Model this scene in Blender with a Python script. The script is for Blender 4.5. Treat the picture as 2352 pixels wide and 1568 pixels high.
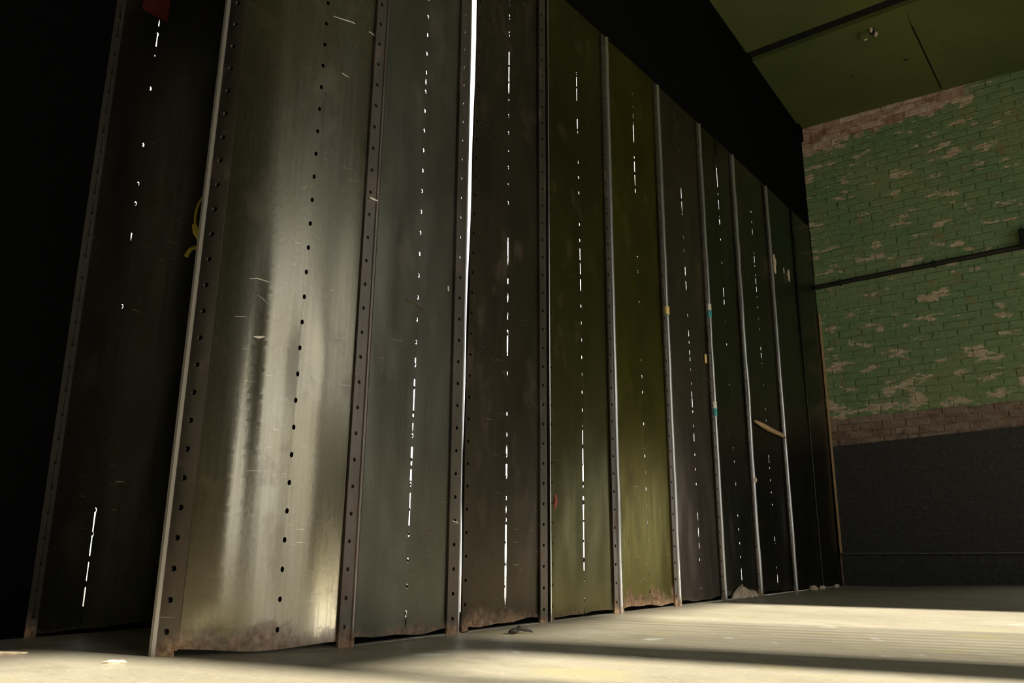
import bpy, bmesh, math, random
from mathutils import Vector, Matrix

# ------------------------------------------------------------------ clear
for o in list(bpy.data.objects):
    bpy.data.objects.remove(o, do_unlink=True)
scene = bpy.context.scene
COL = scene.collection
random.seed(7)

# ------------------------------------------------------------------ camera
FPX = 1848.0
def camera_rotation():
    up = Vector((44.0, -7274.0, FPX)).normalized()
    fw = Vector((1424.0, 474.0, FPX)).normalized()
    fw = (fw - up * up.dot(fw)).normalized()
    right = fw.cross(up)
    # rows = world axes expressed in (image right, image down, forward)
    m = Matrix(((right.x, -right.y, -right.z),
                (fw.x, -fw.y, -fw.z),
                (up.x, -up.y, -up.z)))
    return m
cam_data = bpy.data.cameras.new('camera')
cam_data.sensor_width = 36.0
cam_data.lens = 36.0 * FPX / 2352.0
cam_data.clip_start = 0.02
cam = bpy.data.objects.new('camera', cam_data)
COL.objects.link(cam)
cam.matrix_world = Matrix.Translation((0, 0, 0.38)) @ camera_rotation().to_4x4()
scene.camera = cam

# ------------------------------------------------------------------ sky, sun, exposure
world = bpy.data.worlds.new('hazy_sky')
scene.world = world
world.use_nodes = True
bgn = world.node_tree.nodes['Background']
bgn.inputs['Color'].default_value = (1.0, 0.98, 0.94, 1)
bgn.inputs['Strength'].default_value = 2.35

SUN_EL = math.radians(29.0)
to_sun = Vector((0.963 * math.cos(SUN_EL), 0.27 * math.cos(SUN_EL), math.sin(SUN_EL)))
sd = bpy.data.lights.new('sun', 'SUN')
sd.energy = 18.5
sd.angle = math.radians(2.3)
sd.color = (1.0, 0.93, 0.81)
sun = bpy.data.objects.new('sun', sd)
sun.rotation_euler = (-to_sun).to_track_quat('-Z', 'Y').to_euler()
sun.location = (12, 4, 8)
COL.objects.link(sun)

def portal(name, loc, sx, sy):
    ld = bpy.data.lights.new(name, 'AREA')
    ld.shape = 'RECTANGLE'; ld.size = sx; ld.size_y = sy
    ld.cycles.is_portal = True
    o = bpy.data.objects.new(name, ld)
    o.location = loc
    o.rotation_euler = Vector((-1, 0, 0)).to_track_quat('-Z', 'Z').to_euler()
    COL.objects.link(o)
XR = 3.2                      # inner face of the window wall
WIN = [(-0.5, 1.9, 3.75, 0.25), (2.5, 3.31, 3.75, 1.9), (3.34, 4.02, 3.08, 1.9), (4.36, 7.25, 3.32, 0.45)]   # from, to, head, sill
for a, b, hd, sl in WIN:
    portal('window_portal', (XR + 0.12, (a + b) / 2, (sl + hd) / 2), b - a, hd - sl)
DX0, DX1, DZ = -0.42, 0.78, 1.22       # added unseen opening, gives the olive panels their glow
pd = bpy.data.lights.new('added_hatch_portal', 'AREA'); pd.shape = 'RECTANGLE'; pd.size = DX1 - DX0; pd.size_y = DZ
pd.cycles.is_portal = True
po = bpy.data.objects.new('added_hatch_portal', pd); po.location = ((DX0 + DX1) / 2, 9.40, DZ / 2)
po.rotation_euler = Vector((0, -1, 0)).to_track_quat('-Z', 'Z').to_euler(); COL.objects.link(po)

vs = scene.view_settings
vs.view_transform = 'Standard'
vs.look = 'None'
vs.gamma = 1.0
vs.use_curve_mapping = False
vs.exposure = 0.0

# ------------------------------------------------------------------ node helpers
class NT:
    def __init__(self, name):
        self.m = bpy.data.materials.new(name)
        self.m.use_nodes = True
        self.t = self.m.node_tree
        self.b = self.t.nodes['Principled BSDF']
        self.pos = self.t.nodes.new('ShaderNodeNewGeometry').outputs['Position']
    def n(self, typ, **kw):
        nd = self.t.nodes.new(typ)
        for k, v in kw.items():
            setattr(nd, k, v)
        return nd
    def link(self, a, b):
        self.t.links.new(a, b)
    def put(self, sock, v):
        if isinstance(v, (int, float)):
            sock.default_value = v
        elif isinstance(v, (tuple, list)):
            sock.default_value = tuple(v) + ((1,) if len(v) == 3 and len(sock.default_value) == 4 else ())
        else:
            self.link(v, sock)
    def scaled(self, sc, rot=(0, 0, 0), loc=(0, 0, 0)):
        m = self.n('ShaderNodeMapping')
        self.link(self.pos, m.inputs['Vector'])
        m.inputs['Scale'].default_value = sc
        m.inputs['Rotation'].default_value = rot
        m.inputs['Location'].default_value = loc
        return m.outputs['Vector']
    def noise(self, sc=(1, 1, 1), detail=4.0, rough=0.55, scale=1.0, rot=(0, 0, 0), loc=(0, 0, 0), dist=0.0):
        nd = self.n('ShaderNodeTexNoise')
        self.link(self.scaled(sc, rot, loc), nd.inputs['Vector'])
        nd.inputs['Scale'].default_value = scale
        nd.inputs['Detail'].default_value = detail
        nd.inputs['Roughness'].default_value = rough
        nd.inputs['Distortion'].default_value = dist
        return nd.outputs['Fac']
    def ramp(self, v, a, b, lo=0.0, hi=1.0):
        r = self.n('ShaderNodeMapRange')
        r.clamp = True
        self.put(r.inputs['Value'], v)
        self.put(r.inputs['From Min'], a); self.put(r.inputs['From Max'], b)
        r.inputs['To Min'].default_value = lo; r.inputs['To Max'].default_value = hi
        return r.outputs['Result']
    def math(self, op, a, b=0.0, c=0.0):
        m = self.n('ShaderNodeMath', operation=op)
        self.put(m.inputs[0], a); self.put(m.inputs[1], b)
        if len(m.inputs) > 2: self.put(m.inputs[2], c)
        return m.outputs[0]
    def mix(self, f, a, b):
        m = self.n('ShaderNodeMix', data_type='RGBA')
        self.put(m.inputs[0], f); self.put(m.inputs[6], a); self.put(m.inputs[7], b)
        return m.outputs[2]
    def mixf(self, f, a, b):
        m = self.n('ShaderNodeMix', data_type='FLOAT')
        self.put(m.inputs[0], f); self.put(m.inputs[2], a); self.put(m.inputs[3], b)
        return m.outputs[0]
    def xyz(self):
        s = self.n('ShaderNodeSeparateXYZ')
        self.link(self.pos, s.inputs[0])
        return s.outputs[0], s.outputs[1], s.outputs[2]
    def bump(self, hgt, dist, strength=1.0, prev=None):
        b = self.n('ShaderNodeBump')
        b.inputs['Strength'].default_value = strength
        b.inputs['Distance'].default_value = dist
        self.put(b.inputs['Height'], hgt)
        if prev is not None: self.link(prev, b.inputs['Normal'])
        return b.outputs['Normal']
    def out(self, col=None, rough=None, metal=None, normal=None, spec=None):
        if col is not None: self.put(self.b.inputs['Base Color'], col)
        if rough is not None: self.put(self.b.inputs['Roughness'], rough)
        if metal is not None: self.put(self.b.inputs['Metallic'], metal)
        if normal is not None: self.link(normal, self.b.inputs['Normal'])
        if spec is not None: self.put(self.b.inputs['Specular IOR Level'], spec)
        return self.m

def plain(name, col, rough=0.7, metal=0.0, var=0.25, scale=20.0, spec=0.5):
    t = NT(name)
    nz = t.noise(scale=scale)
    dark = tuple(c * (1 - var) for c in col); light = tuple(min(1, c * (1 + var)) for c in col)
    return t.out(t.mix(t.ramp(nz, 0.3, 0.7), dark, light), rough, metal, t.bump(nz, 0.002, 0.4), spec)

def steel(name, c1, c2, rough=0.34, rust=0.12, rust_amt=1.0, blotch=(0.10, 0.055, 0.03), blot=0.35, wave=0.006, met=0.92, aniso=0.7, coat=0.0):
    """old plate steel: tinted metal with vertical drawing marks, stains, scratches, rust along the foot"""
    t = NT(name)
    x, y, z = t.xyz()
    streak = t.noise((70, 70, 1.4), detail=4, rough=0.6)
    cloud = t.noise((2.6, 2.6, 1.3), detail=5, rough=0.6, dist=0.6)
    grime = t.noise((7, 7, 4), detail=6, rough=0.65, loc=(3, 1, 7))
    col = t.mix(t.ramp(cloud, 0.32, 0.68), c1, c2)
    col = t.mix(t.math('MULTIPLY', t.ramp(streak, 0.40, 0.75), 0.25), col, tuple(v * 0.8 for v in c1))
    stain = t.math('MULTIPLY', t.ramp(grime, 0.56, 0.72), blot)
    col = t.mix(stain, col, blotch)
    # thin scratches, mostly lying across the sheet
    sc1 = t.noise((9, 9, 150), detail=2, rough=0.5, rot=(0.25, 0.1, 0))
    sc2 = t.noise((4, 4, 3), detail=2, loc=(9, 2, 4))
    scr = t.math('MULTIPLY', t.ramp(sc1, 0.69, 0.73), t.ramp(sc2, 0.52, 0.62))
    col = t.mix(t.math('MULTIPLY', scr, 0.6), col, (0.62, 0.58, 0.48))
    # rust climbing up from the foot in uneven tongues
    rn = t.noise((6, 6, 3.5), detail=6, rough=0.7, loc=(1, 5, 2))
    edge = t.math('ADD', t.math('MULTIPLY', t.ramp(rn, 0.3, 0.75), rust * 1.5), rust * 0.15)
    rmask = t.math('MULTIPLY', t.ramp(t.math('SUBTRACT', edge, z), -0.01, 0.05), rust_amt)
    rcol = t.mix(t.ramp(t.noise((40, 40, 40), detail=4), 0.35, 0.65), (0.19, 0.10, 0.05), (0.44, 0.30, 0.19))
    col = t.mix(rmask, col, rcol)
    rgh = t.math('ADD', t.ramp(streak, 0.3, 0.7, rough - 0.02, rough + 0.04), t.math('MULTIPLY', stain, 0.25))
    rgh = t.mixf(rmask, rgh, 0.8)
    metal = t.math('SUBTRACT', met, t.math('MULTIPLY', t.math('MAXIMUM', rmask, t.math('MULTIPLY', stain, 0.6)), met))
    nrm = t.bump(t.noise((2.2, 2.2, 0.9), detail=2, loc=(5, 5, 0)), wave * 4, 0.5)
    nrm = t.bump(t.noise((60, 60, 60), detail=3), 0.0012, 0.25, nrm)
    # rolled plate: fine cross grain smears reflections up and down
    cx = t.n('ShaderNodeCombineXYZ'); cx.inputs[2].default_value = 1.0
    t.link(cx.outputs[0], t.b.inputs['Tangent'])
    t.b.inputs['Anisotropic'].default_value = aniso
    t.b.inputs['Coat Weight'].default_value = coat
    t.b.inputs['Coat Roughness'].default_value = 0.24
    t.b.inputs['Coat IOR'].default_value = 1.6
    return t.out(col, rgh, metal, nrm)

# ------------------------------------------------------------------ materials
M = {}
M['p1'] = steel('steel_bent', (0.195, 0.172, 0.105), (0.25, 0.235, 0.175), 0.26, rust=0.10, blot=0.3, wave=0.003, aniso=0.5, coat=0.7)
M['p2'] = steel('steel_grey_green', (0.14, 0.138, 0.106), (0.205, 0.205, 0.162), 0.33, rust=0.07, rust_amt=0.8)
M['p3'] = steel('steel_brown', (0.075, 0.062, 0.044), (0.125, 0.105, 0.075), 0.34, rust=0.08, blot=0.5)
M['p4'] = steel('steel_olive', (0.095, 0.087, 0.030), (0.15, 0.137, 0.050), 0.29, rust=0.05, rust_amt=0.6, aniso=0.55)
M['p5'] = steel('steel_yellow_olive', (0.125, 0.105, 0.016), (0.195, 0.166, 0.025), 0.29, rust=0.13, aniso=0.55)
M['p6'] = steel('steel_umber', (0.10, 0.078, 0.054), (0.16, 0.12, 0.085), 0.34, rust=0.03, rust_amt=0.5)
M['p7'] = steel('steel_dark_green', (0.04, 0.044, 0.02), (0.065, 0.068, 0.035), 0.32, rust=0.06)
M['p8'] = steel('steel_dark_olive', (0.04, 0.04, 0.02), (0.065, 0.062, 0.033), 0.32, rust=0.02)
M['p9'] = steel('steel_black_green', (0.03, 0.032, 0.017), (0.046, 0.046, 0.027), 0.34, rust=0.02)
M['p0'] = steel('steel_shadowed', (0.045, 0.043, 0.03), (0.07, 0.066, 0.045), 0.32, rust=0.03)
M['bar'] = steel('steel_bar', (0.15, 0.128, 0.108), (0.23, 0.205, 0.18), 0.36, rust=0.08, blotch=(0.17, 0.085, 0.05), blot=0.6)
M['lip'] = steel('bare_steel_lip', (0.48, 0.475, 0.455), (0.62, 0.615, 0.59), 0.30, rust=0.05, blot=0.25, wave=0.003, aniso=0.3)
M['edge'] = steel('bare_steel_edge', (0.56, 0.53, 0.49), (0.70, 0.67, 0.62), 0.42, rust=0.04, blot=0.2, wave=0.002, met=0.6)
M['black'] = plain('black_felt', (0.0035, 0.0035, 0.0035), 1.0, var=0.2, spec=0.05)
M['black_steel'] = plain('black_steel', (0.02, 0.02, 0.018), 0.6, 0.5)
M['plug'] = plain('bolt_end', (0.03, 0.027, 0.022), 0.6, 0.5)
M['scratch'] = plain('bright_scratch', (0.85, 0.80, 0.70), 0.55, 0.0, var=0.1)
M['yellow_scratch'] = plain('ochre_scratch', (0.12, 0.085, 0.03), 0.6)
M['red_paint'] = plain('red_paint', (0.09, 0.008, 0.005), 0.5)
M['yellow'] = plain('yellow_rope', (0.28, 0.23, 0.02), 0.6)
M['wood'] = plain('raw_wood', (0.55, 0.36, 0.18), 0.7, scale=60)
M['pale_wood'] = plain('pale_wood', (0.72, 0.58, 0.40), 0.7, scale=60)
M['tape_yellow'] = plain('yellow_tape', (0.85, 0.62, 0.22), 0.6)
M['tape_teal'] = plain('teal_tape', (0.05, 0.36, 0.38), 0.5)
M['tape_white'] = plain('white_tape', (0.82, 0.78, 0.68), 0.6)
M['flake'] = plain('rust_flake', (0.55, 0.45, 0.31), 0.85, scale=30, var=0.4)
M['chip'] = plain('pale_chip', (0.68, 0.55, 0.42), 0.85, scale=50)
M['twig'] = plain('dark_twig', (0.03, 0.024, 0.018), 0.8)
M['red_mark'] = plain('red_mark', (0.25, 0.05, 0.03), 0.7)
M['plaster_dark'] = plain('dull_plaster', (0.11, 0.12, 0.07), 0.8, scale=3, var=0.35)
M['frame'] = plain('window_frame_paint', (0.10, 0.10, 0.08), 0.6)
M['pipe'] = plain('dark_pipe', (0.022, 0.020, 0.016), 0.55, 0.2, var=0.5, scale=12)

def mat_floor():
    t = NT('worn_concrete')
    x, y, z = t.xyz()
    big = t.noise((0.55, 0.9, 1), detail=5, rough=0.6)
    mid = t.noise((3, 5, 1), detail=6, rough=0.65, loc=(4, 2, 0))
    fine = t.noise((45, 45, 45), detail=3, rough=0.6)
    col = t.mix(t.ramp(big, 0.35, 0.68), (0.34, 0.305, 0.22), (0.47, 0.43, 0.325))
    col = t.mix(t.math('MULTIPLY', t.ramp(mid, 0.50, 0.68), 0.7), col, (0.25, 0.225, 0.155))
    col = t.mix(t.math('MULTIPLY', t.ramp(fine, 0.60, 0.72), 0.35), col, (0.70, 0.62, 0.46))
    col = t.mix(t.math('MULTIPLY', t.ramp(fine, 0.40, 0.30), 0.4), col, (0.20, 0.17, 0.11))
    # old paint drips: pale and ochre spots
    dr = t.noise((5, 5, 5), detail=4, loc=(8, 3, 1))
    col = t.mix(t.math('MULTIPLY', t.ramp(dr, 0.66, 0.71), 0.6), col, (0.70, 0.72, 0.66))
    oc = t.noise((2.4, 2.4, 2), detail=4, loc=(1, 9, 1))
    col = t.mix(t.math('MULTIPLY', t.ramp(oc, 0.60, 0.70), 0.5), col, (0.44, 0.39, 0.19))
    rgh = t.ramp(mid, 0.35, 0.7, 0.36, 0.55)
    nrm = t.bump(mid, 0.01, 0.35)
    nrm = t.bump(fine, 0.002, 0.35, nrm)
    return t.out(col, rgh, 0.0, nrm)
M['floor'] = mat_floor()

def mat_ceiling():
    t = NT('green_ceiling_paint')
    a = t.noise((0.8, 0.8, 1), detail=5)
    b = t.noise((9, 9, 9), detail=4, loc=(2, 2, 2))
    col = t.mix(t.ramp(a, 0.35, 0.65), (0.085, 0.110, 0.034), (0.125, 0.145, 0.038))
    col = t.mix(t.math('MULTIPLY', t.ramp(b, 0.6, 0.75), 0.35), col, (0.07, 0.065, 0.02))
    return t.out(col, 0.6, 0.0, t.bump(a, 0.02, 0.2))
M['ceiling'] = mat_ceiling()

BY = 9.12      # face of the brick wall
def mat_brick():
    """bare brick at the top and in a band, flaking green paint between"""
    t = NT('painted_brick')
    x, y, z = t.xyz()
    wob = t.noise((5, 5, 5), detail=5, rough=0.65)
    wobc = t.math('SUBTRACT', wob, 0.5)
    # bare brick colours, one shade per brick through position cells
    cell = t.n('ShaderNodeTexWhiteNoise', noise_dimensions='3D')
    sn = t.n('ShaderNodeVectorMath', operation='SNAP')
    t.link(t.pos, sn.inputs[0]); sn.inputs[1].default_value = (0.16, 10.0, 0.08)
    t.link(sn.outputs[0], cell.inputs['Vector'])
    fine = t.noise((38, 38, 38), detail=5, rough=0.7)
    mid = t.noise((11, 11, 14), detail=5, rough=0.7, loc=(3, 3, 3))
    oi = t.n('ShaderNodeObjectInfo')
    bare = t.mix(t.mixf(0.7, cell.outputs['Value'], oi.outputs['Random']), (0.40, 0.20, 0.13), (0.82, 0.62, 0.46))
    bare = t.mix(t.math('MULTIPLY', t.ramp(mid, 0.50, 0.62), 0.65), bare, (0.88, 0.76, 0.62))
    bare = t.mix(t.math('MULTIPLY', t.ramp(fine, 0.56, 0.7), 0.6), bare, (0.85, 0.75, 0.62))
    bare = t.mix(t.math('MULTIPLY', t.ramp(mid, 0.42, 0.34), 0.8), bare, (0.16, 0.07, 0.045))
    # green paint
    gv = t.noise((1.3, 1.3, 1.3), detail=4)
    green = t.mix(t.ramp(gv, 0.35, 0.65), (0.21, 0.335, 0.16), (0.285, 0.37, 0.17))
    green = t.mix(t.math('MULTIPLY', t.ramp(fine, 0.55, 0.72), 0.35), green, (0.40, 0.52, 0.30))
    green = t.mix(t.math('MULTIPLY', t.ramp(fine, 0.42, 0.30), 0.55), green, (0.055, 0.085, 0.035))
    # flaked patches (wide rather than tall), more of them low on the wall
    pk = t.noise((3.6, 3.6, 9.0), detail=5, rough=0.62, loc=(2, 0, 6))
    thr = t.ramp(z, 1.7, 2.9, 0.545, 0.590)
    flake = t.ramp(t.math('SUBTRACT', pk, thr), 0.0, 0.012)
    tan = t.mix(t.ramp(fine, 0.4, 0.6), (0.58, 0.45, 0.29), (0.80, 0.67, 0.49))
    sk = t.noise((4.5, 4.5, 6.0), detail=5, rough=0.7, loc=(7, 0, 1))
    green = t.mix(t.math('MULTIPLY', t.ramp(sk, 0.56, 0.64), 0.65), green, (0.36, 0.27, 0.13))
    paint = t.mix(flake, green, tan)
    # bare top band: foot rises to the right
    foot = t.math('ADD', t.math('MULTIPLY_ADD', t.math('ADD', x, 2.48), 0.095, 4.90), t.math('MULTIPLY', wobc, 0.42))
    top = t.ramp(t.math('SUBTRACT', z, foot), 0.0, 0.02)
    far = t.ramp(t.math('ADD', x, t.math('MULTIPLY', wobc, 0.6)), -0.78, -0.70)
    top = t.math('MULTIPLY', top, t.math('SUBTRACT', 1.0, far))
    col = t.mix(top, paint, bare)
    # dirty bare band under the green
    gb = t.math('ADD', t.math('MULTIPLY_ADD', t.math('ADD', x, 2.48), 0.024, 1.748), t.math('MULTIPLY', wobc, 0.10))
    low = t.ramp(t.math('SUBTRACT', gb, z), 0.0, 0.015)
    dirty = t.mix(0.62, bare, (0.10, 0.08, 0.055))
    col = t.mix(low, col, dirty)
    nrm = t.bump(fine, 0.010, 0.9)
    nrm = t.bump(mid, 0.030, 0.7, nrm)
    return t.out(col, 0.75, 0.0, nrm, 0.3)
M['brick'] = mat_brick()

def mat_dado():
    t = NT('black_dado_paint')
    bt = t.n('ShaderNodeTexBrick')
    mp = t.n('ShaderNodeMapping')
    t.link(t.pos, mp.inputs['Vector'])
    mp.inputs['Rotation'].default_value = (math.radians(90), 0, 0)
    t.link(mp.outputs[0], bt.inputs['Vector'])
    bt.inputs['Scale'].default_value = 1.0
    bt.inputs['Brick Width'].default_value = 0.23
    bt.inputs['Row Height'].default_value = 0.08
    bt.inputs['Mortar Size'].default_value = 0.006
    bt.inputs['Mortar Smooth'].default_value = 0.4
    f = t.noise((30, 30, 30), detail=4)
    g = t.noise((14, 14, 40), detail=4, loc=(2, 0, 1))
    col = t.mix(t.ramp(f, 0.35, 0.65), (0.032, 0.032, 0.028), (0.052, 0.052, 0.047))
    col = t.mix(t.math('MULTIPLY', t.ramp(g, 0.62, 0.70), 0.5), col, (0.12, 0.115, 0.10))
    nrm = t.bump(bt.outputs['Fac'], 0.003, 0.5)
    nrm = t.bump(f, 0.006, 0.7, nrm)
    return t.out(col, 0.6, 0.0, nrm, 0.4)
M['dado'] = mat_dado()

# ------------------------------------------------------------------ mesh helpers
def tag(o, label=None, cat=None, group=None, kind=None):
    if label: o['label'] = label
    if cat: o['category'] = cat
    if group: o['group'] = group
    if kind: o['kind'] = kind
    return o

def obj(name, verts, faces, mat, parent=None, smooth=False):
    me = bpy.data.meshes.new(name)
    me.from_pydata([tuple(v) for v in verts], [], faces)
    me.validate(); me.update()
    if smooth:
        for p in me.polygons: p.use_smooth = True
        me.set_sharp_from_angle(angle=0.6)
    me.materials.append(mat)
    o = bpy.data.objects.new(name, me)
    COL.objects.link(o)
    if parent is not None:
        o.parent = parent
        o.matrix_parent_inverse = Matrix.Translation(-Vector(parent.location))
    return o

def empty(name, loc):
    o = bpy.data.objects.new(name, None)
    o.empty_display_size = 0.1
    o.location = loc
    COL.objects.link(o)
    return o

def box_geo(lo, hi):
    x0, y0, z0 = lo; x1, y1, z1 = hi
    v = [(x0, y0, z0), (x1, y0, z0), (x1, y1, z0), (x0, y1, z0), (x0, y0, z1), (x1, y0, z1), (x1, y1, z1), (x0, y1, z1)]
    f = [(0, 3, 2, 1), (4, 5, 6, 7), (0, 1, 5, 4), (1, 2, 6, 5), (2, 3, 7, 6), (3, 0, 4, 7)]
    return v, f

def join_geo(parts):
    V, F = [], []
    for v, f in parts:
        k = len(V); V += list(v); F += [tuple(i + k for i in q) for q in f]
    return V, F

def box(name, lo, hi, mat, parent=None):
    v, f = box_geo(lo, hi)
    return obj(name, v, f, mat, parent)

def tube_geo(pts, r, n=8, radii=None):
    V, F = [], []
    pts = [Vector(p) for p in pts]
    prev = None
    for i, p in enumerate(pts):
        d = (pts[min(i + 1, len(pts) - 1)] - pts[max(i - 1, 0)]).normalized()
        if prev is None:
            a = Vector((0, 0, 1)) if abs(d.z) < 0.9 else Vector((1, 0, 0))
            s = d.cross(a).normalized()
        else:
            s = (prev - d * prev.dot(d)).normalized()
        prev = s
        u = d.cross(s)
        rr = radii[i] if radii else r
        for k in range(n):
            t = 2 * math.pi * k / n
            V.append(p + (s * math.cos(t) + u * math.sin(t)) * rr)
    for i in range(len(pts) - 1):
        for k in range(n):
            a = i * n + k; b = i * n + (k + 1) % n
            F.append((a, b, b + n, a + n))
    F.append(tuple(range(n - 1, -1, -1)))
    F.append(tuple((len(pts) - 1) * n + k for k in range(n)))
    return V, F

# ------------------------------------------------------------------ plates with openings
XW = -2.477
PITCH = 0.1065
def flat_path(x):
    def f(u):
        return Vector((x, u, 0)), Vector((1, 0, 0))
    return f

def plate(path, z_of, uL, uR, uc, w_of, thick, nL=2, nR=2, zs=None, front=0.0, disp=None, foot=None, top_of=None):
    """Upright plate following a plan path; an opening of half width w(z) runs down its column uc.
    uL/uR may be functions of z. Returns verts, faces."""
    V, F = [], []
    rows = []
    for z in zs:
        L = uL(z) if callable(uL) else uL
        Rr = uR(z) if callable(uR) else uR
        w = w_of(z)
        c = uc(z) if callable(uc) else uc
        us = [L + (c - w - L) * k / nL for k in range(nL + 1)] + [c + w + (Rr - c - w) * k / nR for k in range(nR + 1)]
        fr, bk = [], []
        for u in us:
            p, n = path(u)
            d = front + (disp(u, z) if disp else 0.0)
            zz = z
            if foot and z == zs[0]: zz = z + foot(u)
            if top_of and z == zs[-1]: zz = top_of(u)
            q = p + n * d
            fr.append(len(V)); V.append((q.x, q.y, zz))
            q = q - n * thick
            bk.append(len(V)); V.append((q.x, q.y, zz))
        rows.append((fr, bk))
    m = nL + nR + 2
    for i in range(len(rows) - 1):
        f0, b0 = rows[i]; f1, b1 = rows[i + 1]
        for k in range(m - 1):
            if k == nL: continue
            F.append((f0[k], f0[k + 1], f1[k + 1], f1[k]))
            F.append((b0[k + 1], b0[k], b1[k], b1[k + 1]))
        F.append((b0[0], f0[0], f1[0], b1[0]))
        F.append((f0[nL], b0[nL], b1[nL], f1[nL]))
        F.append((b0[nL + 1], f0[nL + 1], f1[nL + 1], b1[nL + 1]))
        F.append((f0[m - 1], b0[m - 1], b1[m - 1], f1[m - 1]))
    for (f0, b0), flip in ((rows[0], 1), (rows[-1], 0)):
        for k in range(m - 1):
            if k == nL: continue
            q = (f0[k], b0[k], b0[k + 1], f0[k + 1])
            F.append(q if flip else q[::-1])
    return V, F

def openings(holes, slits, z0, z1, rz, ry, seed=0, extra=60):
    """holes: z centres; slits: (za, zb, half width). Returns w(z) and row heights."""
    rnd = random.Random(seed)
    zs = set()
    def e(z):
        if z0 < z < z1: zs.add(round(z, 5))
    for c in holes:
        for k in range(9):
            e(c - rz * math.cos(math.pi * k / 8))
    sl = []
    for a, b, w in slits:
        a, b = min(a, b), max(a, b)
        n = max(2, int((b - a) / 0.05))
        ph = [w * rnd.uniform(0.7, 1.25) for _ in range(n + 1)]
        sl.append((a, b, ph))
        for k in range(n + 1): e(a + (b - a) * k / n)
        e(a - 0.003); e(b + 0.003)
    for k in range(1, extra): e(z0 + (z1 - z0) * k / extra)
    zl = [z0] + sorted(zs) + [z1]
    out = [zl[0]]
    for z in zl[1:]:
        if z - out[-1] > 0.0006: out.append(z)
    if out[-1] != z1: out[-1] = z1
    def w(z):
        r = 0.0
        for c in holes:
            d = abs(z - c)
            if d < rz: r = max(r, ry * math.sqrt(1 - (d / rz) ** 2))
        for a, b, ph in sl:
            if a - 1e-6 <= z <= b + 1e-6:
                t = (z - a) / (b - a) * (len(ph) - 1)
                i = min(int(t), len(ph) - 2)
                r = max(r, ph[i] + (ph[i + 1] - ph[i]) * (t - i))
        return r
    return w, out

def lip_geo(y0, y1, x0, depth, z0, z1, n=6, wob=0.0, seed=1, rows=24):
    """rounded upright nose standing proud of the sheets"""
    rnd = random.Random(seed)
    V, F = [], []
    m = n + 3
    for i in range(rows + 1):
        z = z0 + (z1 - z0) * i / rows
        dx = rnd.uniform(-1, 1) * wob; dw = rnd.uniform(-1, 1) * wob
        yc = (y0 + y1) / 2; hw = (y1 - y0) / 2 + dw * 0.5
        V.append((x0, yc - hw, z))
        for k in range(n + 1):
            t = math.pi * k / n
            V.append((x0 + depth - hw + dx + hw * math.sin(t), yc - hw * math.cos(t), z))
        V.append((x0, yc + hw, z))
    for i in range(rows):
        for k in range(m):
            a = i * m + k; b = i * m + (k + 1) % m
            F.append((a, b, b + m, a + m))
    F.append(tuple(range(m - 1, -1, -1)))
    F.append(tuple(rows * m + k for k in range(m)))
    return V, F

# ------------------------------------------------------------------ the room
def ceil_z(x, y):
    return 5.28 - 0.025 * (x + 2.477) + 0.06 * (9.12 - y)

def floor_z(x, y):
    a = max(0.0, min(1.0, (x + 2.3) / 1.6)); b = max(0.0, min(1.0, (y - 6.6) / 2.4))
    a = a * a * (3 - 2 * a); b = b * b * (3 - 2 * b)
    return 0.055 * a * b
xs = [-9.0, -6.0] + [-4.6 + 0.2 * k for k in range(0, 41)] + [3.6, 6.0]
ys = [-5.0, -3.0, -1.0, 0.5] + [1 + 0.25 * k for k in range(0, 34)] + [9.6]
fv = [(x, y, floor_z(x, y)) for y in ys for x in xs]
nx = len(xs)
ff = [(j * nx + i, j * nx + i + 1, (j + 1) * nx + i + 1, (j + 1) * nx + i) for j in range(len(ys) - 1) for i in range(nx - 1)]
tag(obj('floor', fv, ff, M['floor'], smooth=True), 'worn beige concrete floor crossed by a long dark shadow bar', 'floor', kind='structure')

def ceil_board(name, pts, parent=None, th=0.03):
    top = [(x, y, ceil_z(x, y) + th) for x, y in pts]
    bot = [(x, y, ceil_z(x, y)) for x, y in pts]
    n = len(pts)
    F = [tuple(range(n - 1, -1, -1)), tuple(range(n, 2 * n))]
    for i in range(n):
        j = (i + 1) % n
        F.append((i, j, j + n, i + n))
    # pts counter-clockwise seen from above -> bottom faces down
    return obj(name, bot + top, F, M['ceiling'], parent)
cl = [(-4.2, -5.0), (4.0, -5.0), (4.0, 9.6), (-4.2, 9.6)]
V = [(x, y, ceil_z(x, y) + 0.05) for x, y in cl] + [(x, y, ceil_z(x, y) + 0.25) for x, y in cl]
ceiling = obj('ceiling', V, [(3, 2, 1, 0), (4, 5, 6, 7), (0, 1, 5, 4), (1, 2, 6, 5), (2, 3, 7, 6), (3, 0, 4, 7)], M['black_steel'])
tag(ceiling, 'green painted board ceiling with one broad dark joint', 'ceiling', kind='structure')
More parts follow.
